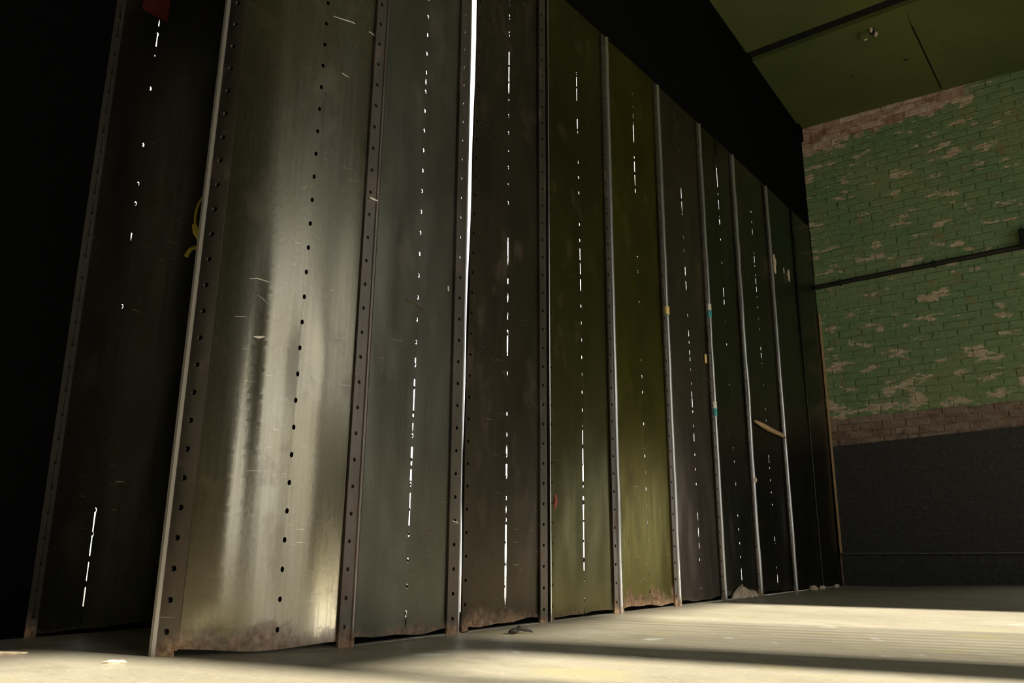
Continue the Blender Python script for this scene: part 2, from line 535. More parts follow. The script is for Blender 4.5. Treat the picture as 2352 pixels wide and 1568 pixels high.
# boards: one broad dark joint running across, one thin joint towards the brick wall
def joint_y(x): return 7.47 + (-0.055) * (x + 2.5)
W2 = 0.085
ceil_board('ceiling_board', [(-2.50, 1.0), (3.25, 1.0), (3.25, joint_y(3.25) - W2), (-2.50, joint_y(-2.5) - W2)], ceiling, 0.05)
jx0, jx1 = -0.995, -0.952
ceil_board('ceiling_board', [(-2.50, joint_y(-2.5) + W2), (jx0, joint_y(jx0) + W2), (jx0 - 0.008, 7.85), (jx1 - 0.008, 9.13), (-2.50, 9.13)], ceiling, 0.05)
ceil_board('ceiling_board', [(jx0, joint_y(jx0) + W2), (3.25, joint_y(3.25) + W2), (3.25, 9.13), (jx1 + 0.008, 9.13), (jx0 + 0.008, 7.85), (jx0, 7.80)], ceiling, 0.05)
ceil_board('ceiling_board', [(-2.50, -4.6), (3.25, -4.6), (3.25, 0.99), (-2.50, 0.99)], ceiling, 0.05)
for (hx, hy, hr) in ((-1.16, 8.336, 0.022), (-1.695, 8.355, 0.016), (-1.72, 8.41, 0.008)):
    V, F = tube_geo([(hx, hy, ceil_z(hx, hy) - 0.002), (hx, hy, ceil_z(hx, hy) + 0.02)], hr, 10)
    obj('nail_hole', V, F, M['twig'], ceiling)

# black masking wall over the steel panels and the black recess at their free end
tag(box('wall_upper', (XW - 0.10, -4.8, 3.78), (XW - 0.012, 9.2, 6.4), M['black']), 'matte black wall above the row of steel panels', 'wall', kind='structure')
tag(box('trim_1', (XW - 0.012, 8.98, 5.10), (XW + 0.012, 9.11, 5.33), M['black']), 'small black block in the corner under the ceiling', 'trim', kind='structure')
tag(box('corner_light_stop', (XW - 0.14, 8.99, -0.02), (XW - 0.008, 9.13, 3.95), M['black']), 'added black strip sealing out light where the last steel panel meets the brick', 'trim', kind='structure')  # added to stop sky light leaking in at the brick corner
tag(box('wall_recess', (-3.95, -4.8, -0.02), (-3.724, 1.640, 4.2), M['black']), 'black wall beside the recess', 'wall', kind='structure')
tag(box('ceiling_recess', (-3.95, -4.8, 3.98), (XW - 0.05, 2.75, 4.15), M['black']), 'black soffit over the recess', 'ceiling', kind='structure')
sv = [(-3.715, 2.24, 0), (-2.74, 2.62, 0), (-2.74, 2.65, 0), (-3.715, 2.27, 0)]
sv = sv + [(a, b, 4.1) for a, b, c in sv]
tag(obj('sky_blocker', sv, [(3, 2, 1, 0), (4, 5, 6, 7), (0, 1, 5, 4), (1, 2, 6, 5), (2, 3, 7, 6), (3, 0, 4, 7)], M['black']), 'added black screen hiding the sky behind the bent panel', 'wall', kind='structure')  # added black sheet, keeps the bent panel's holes dark
tag(box('panel_light_stop', (XW - 0.16, 2.30, -0.02), (XW - 0.05, 9.15, 0.07), M['black']), 'added black bar keeping light out behind the foot of the steel panels', 'light_stop', kind='structure')  # added bar, keeps the gap under the panels dark

# window wall, with piers between two tall windows, and the wall behind
YB, YF = 9.35, -4.8
parts = []
edges = [YF] + [v for a, b, hd, sl in WIN for v in (a, b)] + [YB]
for k in range(0, len(edges), 2):
    parts.append(box_geo((XR, edges[k], -0.02), (XR + 0.25, edges[k + 1], 6.4)))
for a, b, hd, sl in WIN:
    parts += [box_geo((XR, a, -0.02), (XR + 0.25, b, sl)), box_geo((XR, a, hd), (XR + 0.25, b, 6.4))]
V, F = join_geo(parts)
tag(obj('wall_right', V, F, M['plaster_dark']), 'dull green plaster wall pierced by a row of windows', 'wall', kind='structure')
tag(box('wall_front', (-4.2, -5.0, -0.02), (XR + 0.25, -4.6, 6.5), M['plaster_dark']), 'dull green plaster wall closing the room', 'wall', kind='structure')
for k, (a, b, WZ1, WZ0) in enumerate(WIN):
    w = empty('window_%d' % (k + 1), (XR + 0.14, (a + b) / 2, WZ0))
    tag(w, ['square steel framed window opposite the bent panel', 'tall narrow steel framed window in the plaster wall', 'low narrow steel framed window in the plaster wall', 'widest steel framed window, half behind an added slat shutter'][k], 'window', kind='structure')
    fr = [box_geo((XR + 0.12, a, WZ0), (XR + 0.17, b, WZ0 + 0.04)), box_geo((XR + 0.12, a, WZ1 - 0.04), (XR + 0.17, b, WZ1)),
          box_geo((XR + 0.12, a, WZ0), (XR + 0.17, a + 0.04, WZ1)), box_geo((XR + 0.12, b - 0.04, WZ0), (XR + 0.17, b, WZ1))]
    V, F = join_geo(fr); obj('window_frame', V, F, M['frame'], w)
# shutter of added unseen slats, thinning the sun in the widest window's near half
sh = empty('window_shutter', (XR + 0.20, 4.36, WZ0))
tag(sh, 'added upright slat shutter over part of the widest window', 'shutter')
WZ1, WZ0 = WIN[3][2], WIN[3][3]
ysl = 4.40
while ysl < 5.72:
    box('slat', (XR + 0.185, ysl, WZ0), (XR + 0.215, ysl + 0.05, WZ1), M['frame'], sh)
    ysl += 0.085 + 0.09 * (ysl - 4.4) / 1.3
box('dimmer_rail', (XR + 0.18, 4.36, WZ0), (XR + 0.22, 5.80, WZ0 + 0.05), M['frame'], sh)
box('dimmer_rail', (XR + 0.18, 4.36, WZ1 - 0.05), (XR + 0.22, 5.80, WZ1), M['frame'], sh)

# ------------------------------------------------------------------ brick wall
CH, BL = 0.08, 0.23
V, F = join_geo([box_geo((-2.75, BY + 0.002, -0.05), (DX0, BY + 0.38, 6.2)), box_geo((DX1, BY + 0.002, -0.05), (3.3, BY + 0.38, 6.2)), box_geo((DX0, BY + 0.002, DZ), (DX1, BY + 0.38, 6.2))])
wall_back = obj('wall_back', V, F, M['brick'])
tag(wall_back, 'brick wall with flaking green paint above a black dado', 'wall', kind='structure')
def brick_mesh(i):
    rnd = random.Random(100 + i)
    L, Hh = BL - 0.010, CH - 0.010
    j = lambda s: rnd.uniform(-s, s)
    b = 0.006
    fr = [(-L / 2 + b + j(.004), -0.007 + j(.004), -Hh / 2 + b + j(.003)), (L / 2 - b + j(.004), -0.007 + j(.004), -Hh / 2 + b + j(.003)),
          (L / 2 - b + j(.004), -0.007 + j(.004), Hh / 2 - b + j(.003)), (-L / 2 + b + j(.004), -0.007 + j(.004), Hh / 2 - b + j(.003))]
    md = [(-L / 2 + j(.003), -0.002, -Hh / 2 + j(.002)), (L / 2 + j(.003), -0.002, -Hh / 2 + j(.002)), (L / 2 + j(.003), -0.002, Hh / 2 + j(.002)), (-L / 2 + j(.003), -0.002, Hh / 2 + j(.002))]
    bk = [(x, 0.03, z) for x, y, z in md]
    V = fr + md + bk
    F = [(0, 1, 2, 3)]
    for k in range(4):
        q = (k + 1) % 4
        F += [(k + 4, q + 4, q, k), (k + 8, q + 8, q + 4, k + 4)]
    return V, F
bm_data = []
for i in range(10):
    V, F = brick_mesh(i)
    me = bpy.data.meshes.new('brick')
    me.from_pydata(V, [], F); me.update(); me.materials.append(M['brick'])
    bm_data.append((me, V, F))
spots = []
row = 0
z = 1.44
while z < 5.36:
    x = -2.62 + (0.115 if row % 2 else 0.0)
    while x < 1.2:
        spots.append((x + BL / 2, z + CH / 2 + 0.010 * (x + 2.5)))
        x += BL
    z += CH; row += 1
camp = Vector((0, 0, 0.38))
def seen(x, z):
    # horizontal limits of the photograph's view on this wall
    lim = -0.55 + (z - 1.4) * 0.12
    return -2.50 < x < lim and z < 5.30
inview = sorted([s for s in spots if seen(*s)], key=lambda s: (Vector((s[0], BY, s[1])) - camp).length)
bare = [s for s in inview if s[1] > 4.85 and s[0] < -0.6]          # the bare bricks that can be told apart best
rest = [s for s in inview if s not in bare]
singles = (bare + rest)[:300]
single_set = set(singles)
rnd = random.Random(5)
for s in singles:
    me = rnd.choice(bm_data)[0]
    o = bpy.data.objects.new('brick', me)
    COL.objects.link(o)
    o.parent = wall_back
    o.location = (s[0], BY + rnd.uniform(-0.004, 0.003), s[1])
    o.rotation_euler = (0, rnd.uniform(-0.012, 0.012), 0)
BV, BF = [], []
for s in spots:
    if s in single_set: continue
    me, V, F = rnd.choice(bm_data)
    k = len(BV); dy = rnd.uniform(-0.004, 0.003)
    BV += [(s[0] + v[0], BY + dy + v[1], s[1] + v[2]) for v in V]
    BF += [tuple(i + k for i in f) for f in F]
o = obj('brick_field', BV, BF, M['brick'], wall_back); o['kind'] = 'stuff'

# black dado standing proud of a recessed foot
def slope_slab(name, xa, xb, za0, za1, zb0, zb1, y0, y1, mat, parent=None):
    V = [(xa, y0, za0), (xb, y0, zb0), (xb, y1, zb0), (xa, y1, za0), (xa, y0, za1), (xb, y0, zb1), (xb, y1, zb1), (xa, y1, za1)]
    F = [(0, 1, 5, 4), (1, 2, 6, 5), (2, 3, 7, 6), (3, 0, 4, 7), (4, 5, 6, 7), (3, 2, 1, 0)]
    return obj(name, V, F, mat, parent)
lit_edge_mat = plain('dado_edge_lit', (0.13, 0.13, 0.115), 0.5)  # lighter tone paints floor bounce onto the dado's lower edge
def lin(a, b, x): return a + (b - a) * (x + 2.46) / 5.66
for xa, xb in ((-2.46, DX0), (DX1, 3.2)):
    slope_slab('dado', xa, xb, lin(.320, .400, xa), lin(1.446, 1.70, xa), lin(.320, .400, xb), lin(1.446, 1.70, xb), BY - 0.022, BY + 0.02, M['dado'], wall_back)
    slope_slab('dado_edge', xa, xb, lin(.316, .396, xa), lin(.328, .408, xa), lin(.316, .396, xb), lin(.328, .408, xb), BY - 0.034, BY - 0.015, lit_edge_mat, wall_back)
    slope_slab('wall_foot', xa, xb, -0.05, lin(.325, .405, xa), -0.05, lin(.325, .405, xb), BY - 0.002, BY + 0.02, M['dado'], wall_back)
slope_slab('dado', DX0, DX1, DZ + 0.03, lin(1.446, 1.70, DX0), DZ + 0.03, lin(1.446, 1.70, DX1), BY - 0.022, BY + 0.02, M['dado'], wall_back)
dr = empty('added_hatch_1', ((DX0 + DX1) / 2, BY, 0)); tag(dr, 'added low opening letting sky light through the brick wall', 'added_hatch', kind='structure')
box('added_hatch_jamb', (DX0 - 0.02, BY - 0.03, 0), (DX0 + 0.03, BY + 0.37, DZ), M['frame'], dr)
box('added_hatch_jamb', (DX1 - 0.03, BY - 0.03, 0), (DX1 + 0.02, BY + 0.37, DZ), M['frame'], dr)
box('added_hatch_head', (DX0 - 0.02, BY - 0.03, DZ - 0.03), (DX1 + 0.02, BY + 0.37, DZ + 0.03), M['frame'], dr)

# pipe along the brick
pipe = empty('wall_pipe', (-2.45, BY - 0.03, 3.26))
tag(pipe, 'dark conduit pipe running level across the green bricks', 'pipe')
def pz(x): return 3.262 + 0.021 * (x + 2.477)
V, F = tube_geo([(-2.47 + 0.2 * k, BY - 0.036, pz(-2.47 + 0.2 * k) + random.uniform(-.003, .003)) for k in range(19)], 0.026, 10)
obj('tube', V, F, M['pipe'], pipe, True)
for cx in (-2.2, -1.25, -0.2, 0.7):
    box('pipe_clip', (cx - 0.012, BY - 0.066, pz(cx) - 0.032), (cx + 0.012, BY - 0.008, pz(cx) + 0.032), M['pipe'], pipe)
jb = empty('junction_box', (-0.33, BY - 0.02, 3.36))
tag(jb, 'black junction box sitting on the wall pipe', 'junction box')
box('box_body', (-0.46, BY - 0.10, pz(-0.4) - 0.02), (-0.24, BY - 0.005, 3.47), M['pipe'], jb)
box('box_lid', (-0.452, BY - 0.112, pz(-0.4) - 0.012), (-0.248, BY - 0.10, 3.462), M['black_steel'], jb)

# broken mount left on the ceiling
cx, cy = -1.383, 7.69
cb = empty('ceiling_mount', (cx, cy, ceil_z(cx, cy)))
tag(cb, 'broken green mounting block with pale stubs on the ceiling', 'bracket')
zc = ceil_z(cx, cy)
box('base_plate', (cx - 0.055, cy - 0.05, zc - 0.045), (cx + 0.035, cy + 0.03, zc + 0.002), M['ceiling'], cb)
box('bracket_arm', (cx + 0.035, cy - 0.045, zc - 0.05), (cx + 0.075, cy - 0.01, zc + 0.002), M['black_steel'], cb)
for dx, dy, s in ((-0.03, 0.05, 0.022), (0.07, 0.045, 0.018), (0.05, -0.05, 0.014)):
    V, F = tube_geo([(cx + dx, cy + dy, zc + 0.002), (cx + dx + .005, cy + dy, zc - 0.02), (cx + dx, cy + dy + .006, zc - 0.045)], s, 7, [s, s * 1.15, s * 0.5])
    obj('stub', V, F, M['chip'], cb)

# ------------------------------------------------------------------ steel panels
SEAM = [2.262, 2.910, 3.633, 4.380, 5.172, 5.952, 6.700, 7.588, 8.400, 9.080]
def top_z(y): return 3.872 + (y - 3.88) * 0.0245
def hole_zs(z0, z1, first=0.078):
    r = []
    z = first
    while z < z1 - 0.03:
        if z > z0 + 0.02: r.append(z)
        z += PITCH
    return r
# photograph rows -> height on the panel plane, for the lit slits
def row_to_z(px, py, xplane):
    d = camera_rotation() @ Vector((px - 1176.0, -(py - 784.0), -FPX))
    t = xplane / d.x
    return 0.38 + t * d.z
def slits_from(rows, xplane, w):
    return [(row_to_z(px, a, xplane), row_to_z(px, b, xplane), w * k) for px, a, b, k in rows]

SL = {
 0: [(365, 43, 60, .7), (362, 80, 108, .8), (358, 118, 130, .6), (302, 535, 555, .7), (213, 1170, 1235, .9), (200, 1235, 1350, .7), (187, 1350, 1430, .8)],
 2: [(958, 168, 183, .7), (931, 815, 833, .7), (929, 865, 952, .9), (926, 967, 990, .8), (924, 1023, 1065, 1), (922, 1075, 1100, 1), (920, 1130, 1205, 1), (912, 1415, 1450, .8)],
 3: [(1171, -10, 12, .8), (1171, 32, 42, .8), (1169, 68, 84, .7), (1168, 108, 215, .9), (1161, 550, 610, .9), (1160, 630, 648, 1), (1160, 672, 690, 1), (1159, 715, 730, 1), (1159, 755, 815, 1.05), (1157, 1018, 1045, 1), (1157, 1065, 1093, 1.2), (1157, 1157, 1182, 1.3), (1158, 1205, 1300, 1.35), (1156, 1300, 1395, 1.7)],
 4: [(1329, 175, 240, .85), (1331, 270, 297, .8), (1334, 572, 597, .9), (1335, 605, 628, .9), (1336, 643, 668, .9), (1338, 978, 1065, 1.), (1340, 1065, 1122, 1.2), (1341, 1138, 1310, 1.3), (1345, 1395, 1416, .9)],
 5: [(1456, 262, 330, .85), (1459, 360, 440, .85)],
 6: [(1555, 255, 290, .8), (1560, 425, 490, .7), (1573, 612, 628, .9), (1575, 645, 660, .9), (1580, 752, 770, .8), (1585, 805, 828, .8), (1592, 900, 935, .9), (1594, 990, 1010, .9), (1604, 1180, 1200, .9), (1607, 1215, 1240, .9), (1610, 1250, 1265, .8), (1614, 1345, 1368, .9)],
 7: [(1631, 308, 350, 2.6), (1636, 350, 380, 1.5), (1638, 380, 425, 1.1), (1645, 455, 475, .9), (1648, 500, 514, 1.5), (1660, 655, 695, .9), (1668, 785, 797, .8), (1684, 1100, 1115, .8), (1700, 1297, 1332, .9)],
 8: [(1712, 405, 420, .9), (1719, 518, 535, .9), (1726, 583, 608, .9), (1728, 630, 662, .9), (1742, 793, 818, .9), (1765, 1045, 1062, .9), (1780, 1230, 1250, .9), (1788, 1318, 1365, .9)],
 9: [(1768 + 39, 620, 632, .9)],
}
LEAN = 0.0095      # the bent panel leans a little along the wall
LEAK = {0: 0.6, 2: 1.0, 3: 0.9, 4: 0.75, 5: 0.3, 6: 0.55, 7: 0.3, 8: 0.45, 9: 0.0, 10: 0.0}
LABELS = {
 2: 'grey-green steel wall panel joined to the bent panel',
 3: 'dark brown steel wall panel with the longest bright slit at its foot',
 4: 'olive steel wall panel right of the dark double groove',
 5: 'yellow-olive steel wall panel with an orange rust fan at its foot',
 6: 'umber brown steel wall panel next to the yellow-olive one',
 7: 'dark green steel wall panel with a loose rust flake at its foot',
 8: 'dark olive steel wall panel with a wooden splinter wedged across it',
 9: 'blackish steel wall panel above the pale floor chips',
 10: 'narrow blackish steel wall panel meeting the brick wall',
}
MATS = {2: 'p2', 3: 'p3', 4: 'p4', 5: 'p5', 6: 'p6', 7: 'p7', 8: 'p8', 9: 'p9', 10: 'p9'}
flat = flat_path(XW)
def plugs(parent, y, zlist, x, seed, frac, r=0.0040):
    """bolt ends sitting loosely in the slots, on a thin rod behind the sheet"""
    rnd = random.Random(seed)
    parts = [box_geo((x - 0.026, y - 0.004, zlist[0] - 0.02), (x - 0.018, y + 0.004, zlist[-1] + 0.02))]
    for z in zlist:
        big = rnd.random() > frac
        rr = 0.0085 if big else r * rnd.uniform(0.8, 1.2)
        rz = 0.0135 if big else rr * 1.7
        dy = 0.0 if big else rnd.uniform(-0.004, 0.001)
        dz = 0.0 if big else rnd.uniform(-0.003, 0.003)
        V, F = [], []
        for xx in (x - 0.022, x - 0.0005):
            for k in range(8):
                t = 2 * math.pi * k / 8
                V.append((xx, y + dy + rr * math.cos(t), z + dz + rz * math.sin(t)))
        for k in range(8):
            q = (k + 1) % 8
            F.append((k, q, q + 8, k + 8))
        F.append(tuple(range(8, 16))); F.append(tuple(range(7, -1, -1)))
        parts.append((V, F))
    V, F = join_geo(parts)
    return obj('slot_bolts', V, F, M['plug'], parent)

def bar(parent, name, ya, yb, mat, x0, th, z0, z1, hole_y, r=0.0085, first=0.06, ua=None, ub=None):
    hz = hole_zs(z0, z1, first)
    w, zs = openings(hz, [], z0, z1, r, r, extra=10)
    V, F = plate(flat_path(x0), None, ua or ya, ub or yb, hole_y, w, th, 1, 1, zs, front=th)
    return obj(name, V, F, mat, parent)

def foot_fn(seed, amp):
    rnd = random.Random(seed)
    ph = [rnd.uniform(0, 6.28) for _ in range(3)]
    return lambda u: amp * (0.5 + 0.3 * math.sin(u * 9 + ph[0]) + 0.2 * math.sin(u * 23 + ph[1]))

panels = {}
for i in range(2, 11):
    ya, yb = SEAM[i - 2], SEAM[i - 1]
    yc = (ya + yb) / 2
    if i == 2: yc = 2.585
    P = empty('steel_panel', (XW, yc, 0))
    tag(P, LABELS[i], 'wall panel')
    panels[i] = P
    zt = lambda u: top_z(u)
    hz = hole_zs(0.0, top_z(yc), 0.080 + 0.013 * (i % 3))
    leak = LEAK[i]
    hh = hz if leak > 0 else []
    w, zs = openings(hh, slits_from(SL.get(i, []), XW, 0.0056), 0.012, top_z(yc), 0.0108, 0.0058, seed=i)
    uL = ya + (0.022 if i == 4 else 0.012); uR = yb - 0.012
    if i == 3:      # open joint on its near side, widening upwards
        uL = lambda z: 2.910 + 0.026 + 0.034 * max(0.0, min(1.0, (z - 0.9) / 2.6)) ** 1.1 + 0.003 * math.sin(z * 7)
    if i == 2:
        uR = 2.905 - 0.045
        uL = lambda z: 2.274 + LEAN * z
    disp = None
    sd_ = i
    disp = (lambda s: (lambda u, z: 0.004 * math.sin(u * 5 + s) * math.sin(z * 1.7 + s * 2) - 0.003))(i)
    V, F = plate(flat, None, uL, uR, yc, w, 0.002, 5, 5, zs, disp=disp, foot=foot_fn(i, 0.022), top_of=zt)
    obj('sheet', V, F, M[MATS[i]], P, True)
    if hh: plugs(P, yc, hh, XW - 0.004, i, leak)
    # near-side strip (bolted to this panel) with holes
    z1 = top_z(yc) - 0.01
    if i >= 4:
        bar(P, 'edge_strip', ya + (0.016 if i == 4 else 0.0215), ya + 0.052, M[MATS[i]], XW, 0.005, 0.004, z1, ya + 0.037, 0.008, 0.075)
        if i == 4:
            V, F = lip_geo(ya + 0.019, ya + 0.033, XW - 0.006, 0.013, 0.0, z1, wob=0.0006, seed=40)
            obj('lip', V, F, M['lip'], P, True)
    if i == 3:
        ua = lambda z: 2.910 + 0.026 + 0.034 * max(0.0, min(1.0, (z - 0.9) / 2.6)) ** 1.1
        ub = lambda z: ua(z) + 0.045
        hz2 = hole_zs(0.01, z1, 0.12)
        w2, zs2 = openings(hz2, [], 0.004, z1, 0.008, 0.008, extra=30)
        V, F = plate(flat, None, ua, ub, (lambda z: ua(z) + 0.020), w2, 0.006, 1, 1, zs2, front=0.006)
        obj('edge_strip', V, F, M['p3'], P)
        box('hole_shade', (XW - 0.004, 2.94, 0.0), (XW + 0.0015, 2.985, 1.7), M['black'], P)  # black strip stands in for shade in the lower edge holes
    # far-side bar with bolt holes
    if i <= 8:
        wbar = {2: 0.080, 3: 0.066, 4: 0.050, 5: 0.045, 6: 0.040, 7: 0.04, 8: 0.04}[i]
        lipw = {2: 0.010, 3: 0.028, 4: 0.034, 5: 0.034, 6: 0.030, 7: 0.036, 8: 0.034}[i]
        sy = 2.915 if i == 2 else yb
        bar(P, 'bolt_bar', sy - lipw * 0.5 - wbar, sy - lipw * 0.5, M['bar'], XW, 0.010, 0.0, z1, sy - lipw * 0.5 - wbar * 0.55, 0.0085, 0.065)
        box('hole_shade', (XW - 0.003, sy - lipw * 0.5 - wbar + 0.006, 0.0), (XW + 0.0012, sy - lipw * 0.5 - 0.006, 1.7 if i == 2 else z1), M['black'], P)  # black strip puts shade into the bolt holes
        if i in (4, 5, 6, 7, 8):
            V, F = lip_geo(yb - lipw / 2, yb + lipw / 2, XW + 0.0012, 0.0248, 0.0, z1, wob=0.004 if i == 7 else 0.0016, seed=i)
            obj('lip', V, F, M['lip'], P, True)
        elif i == 3:
            box('groove', (XW - 0.022, yb - 0.020, 0.0), (XW - 0.013, yb + 0.052, z1), M['black'], P)
        elif i == 2:
            V, F = lip_geo(2.900, 2.912, XW - 0.004, 0.018, 0.0, z1, wob=0.0006, seed=i)
            obj('lip', V, F, M['lip'], P, True)
    elif i == 9:
        box('seam_light_stop', (XW - 0.022, yb - 0.04, 0.0), (XW - 0.013, yb + 0.045, z1), M['black'], P)  # added black strip sealing sky light out of this seam
        V, F = lip_geo(yb - 0.012, yb + 0.012, XW + 0.0012, 0.0148, 0.0, z1, wob=0.001, seed=i)
        obj('lip', V, F, M['p9'], P, True)
# backing strip behind the foot of the open joint
# ---- the bent panel at the free end
ctrl = [(-2.845, 1.628), (-2.727, 1.682), (-2.636, 1.800), (-2.568, 1.934), (-2.512, 2.081), (-2.478, 2.200), (-2.475, 2.262)]
def catmull(t):
    n = len(ctrl) - 1
    t = max(0.0, min(n - 1e-6, t)); i = int(t); f = t - i
    p = [Vector((*ctrl[max(0, min(n, i + k))], 0)) for k in (-1, 0, 1, 2)]
    return 0.5 * ((2 * p[1]) + (p[2] - p[0]) * f + (2 * p[0] - 5 * p[1] + 4 * p[2] - p[3]) * f * f + (3 * p[1] - p[0] - 3 * p[2] + p[3]) * f ** 3)
table = [catmull(k * 6 / 240) for k in range(241)]
arc = [0.0]
for k in range(240): arc.append(arc[-1] + (table[k + 1] - table[k]).length)
ARC = arc[-1]
def bent(u):
    u = max(0.0, min(ARC, u))
    lo = 0
    hi = 240
    while hi - lo > 1:
        mid = (lo + hi) // 2
        if arc[mid] <= u: lo = mid
        else: hi = mid
    f = (u - arc[lo]) / max(1e-9, arc[hi] - arc[lo])
    p = table[lo].lerp(table[hi], f)
    a = max(0, lo - 2); b = min(240, hi + 2)
    d = (table[b] - table[a]).normalized()
    return p, Vector((d.y, -d.x, 0))
def u_at(px):
    best = min(range(241), key=lambda k: abs((1176 + FPX * _proj(table[k])[0]) - px))
    return arc[best]
def _proj(p, z=0.0):
    c = camera_rotation().transposed() @ Vector((p.x, p.y, z - 0.38))
    return (c.x / -c.z, c.y / -c.z)
UF = u_at(397)                   # inner edge of the bolt flange
UC = u_at(632)                   # slot column
P1 = empty('steel_panel', (-2.6, 1.9, 0))
tag(P1, 'bent steel panel bulging at the free end, dark slot holes and bright streak', 'wall panel')
def g(u, z, u0, z0, su, sz): return math.exp(-((u - u0) / su) ** 2 - ((z - z0) / sz) ** 2)
def dent(u, z):
    d = -0.006 * g(u, z, UC + 0.02, 1.08, 0.06, 0.16)
    d += 0.003 * g(u, z, UC - 0.13, 1.15, 0.035, 0.45) - 0.0022 * g(u, z, UC - 0.17, 0.95, 0.02, 0.40)
    d += -0.002 * g(u, z, UC - 0.09, 1.0, 0.018, 0.25) + 0.004 * g(u, z, UC - 0.22, 0.5, 0.03, 0.35)
    d += -0.010 * g(u, z, UF + 0.12, 0.06, 0.07, 0.05)
    d += 0.0016 * math.sin(u * 34 + z * 0.7) * math.sin(z * 1.3 + 1)
    return d
hz = hole_zs(0.0, 3.8, 0.078)
w, zs = openings(hz, [], 0.006, 3.80, 0.0105, 0.0068, seed=1, extra=90)
V, F = plate(bent, None, UF - 0.004, ARC - 0.004, UC, w, 0.003, 16, 16, zs, disp=dent, foot=lambda u: 0.010 + 0.008 * math.sin(u * 11))
obj('sheet', V, F, M['p1'], P1, True)
hz = hole_zs(0.0, 3.82, 0.082)
U0 = u_at(356)
w, zs = openings(hz, [], 0.0, 3.82, 0.0105, 0.0105, extra=12)
V, F = plate(bent, None, U0, UF, (U0 + UF) / 2 + 0.002, w, 0.010, 3, 3, zs, front=0.004)
obj('bolt_flange', V, F, M['bar'], P1, False)
V, F = plate(bent, None, UF - 0.003, UF + 0.012, UF + 0.004, lambda z: 0.0, 0.006, 1, 1, [0.02 + 0.2 * k for k in range(20)], front=0.005)
obj('flange_edge', V, F, M['bar'], P1, True)
# rolled bare edge
pts = []
pe, ne = bent(0.012)
V, F = [], []
rows = 30
te = Vector((ne.y, -ne.x, 0))   # points away from the sheet
for k in range(rows + 1):
    z = 3.82 * k / rows
    a = bent(U0 + 0.001)[0] + ne * 0.004
    for q in (a + ne * 0.002, a - Vector((-ne.y, ne.x, 0)) * 0.012 + ne * 0.006, a - Vector((-ne.y, ne.x, 0)) * 0.026 + ne * 0.002, a - Vector((-ne.y, ne.x, 0)) * 0.030 - ne * 0.014, a - ne * 0.02):
        V.append((q.x, q.y, z))
for k in range(rows):
    for j in range(5):
        a = k * 5 + j; b = k * 5 + (j + 1) % 5
        F.append((b, a, a + 5, b + 5))
F.append((0, 1, 2, 3, 4)); F.append(tuple(rows * 5 + j for j in (4, 3, 2, 1, 0)))
obj('rolled_edge', V, F, M['edge'], P1, True)
# joint bar between the bent panel and the next
bar(P1, 'bolt_bar', 2.262 - 0.060, 2.262, M['bar'], XW + 0.002, 0.012, 0.0, 3.82, 2.262 - 0.036, 0.0085, 0.075)
V, F = lip_geo(2.258, 2.282, XW + 0.0012, 0.0208, 0.0, 3.83, wob=0.0006, seed=12)
obj('lip', V, F, M['bar'], P1, True)
# scratches on the bent panel: slivers lying on the sheet
def scratch(parent, pix, width, mat, name='scratch'):
    """pix: photograph points along the scratch, laid on the bent sheet"""
    pts = []
    for px, py in pix:
        u = u_at_any(px, py)
        pts.append(u)
    V, F = [], []
    for k, (u, z) in enumerate(pts):
        p, n = bent(u)
        q = p + n * (dent(u, z) + 0.0012)
        taper = 0.35 if k in (0, len(pts) - 1) else 1.0
        V.append((q.x, q.y, z - width * taper / 2)); V.append((q.x, q.y, z + width * taper / 2))
        q2 = q - n * 0.002
        V.append((q2.x, q2.y, z - width * taper / 2)); V.append((q2.x, q2.y, z + width * taper / 2))
    for k in range(len(pts) - 1):
        a = 4 * k; b = a + 4
        F += [(a, b, b + 1, a + 1), (a + 1, b + 1, b + 3, a + 3), (a + 2, b + 2, b, a)]
    return obj(name, V, F, mat, parent)
def u_at_any(px, py):
    d = camera_rotation() @ Vector((px - 1176.0, -(py - 784.0), -FPX))
    best = None
    for k in range(241):
        p = table[k]
        c = p.x * d.y - p.y * d.x
        if best is None or abs(c) < best[0]: best = (abs(c), k)
    k = best[1]; p = table[k]
    t = math.hypot(p.x, p.y) / math.hypot(d.x, d.y)
    return arc[k], 0.38 + t * d.z
for pix, wd in (([(566, 638), (585, 637), (612, 646)], .004), ([(634, 643), (645, 651), (664, 651)], .005), ([(694, 628), (707, 641)], .004),
                ([(577, 771), (590, 773), (603, 772)], .011), ([(616, 775), (645, 781)], .006), ([(585, 674), (610, 697)], .003),
                ([(690, 432), (700, 422)], .004), ([(565, 1080), (600, 1081), (638, 1080)], .003), ([(533, 725), (560, 726)], .003),
                ([(605, 1022), (610, 1013)], .006), ([(765, 1340), (760, 1362)], .005), ([(598, 1355), (625, 1342)], .003),
                ([(688, 829), (710, 838)], .005), ([(785, 1220), (790, 1205)], .004), ([(755, 30), (800, 45), (845, 70), (865, 90)], .004), ([(776, 162), (792, 172)], .008)):
    scratch(P1, pix, wd, M['scratch'])

for ch in P1.children:
    for v in ch.data.vertices: v.co.y += LEAN * v.co.z
    ch.data.update()

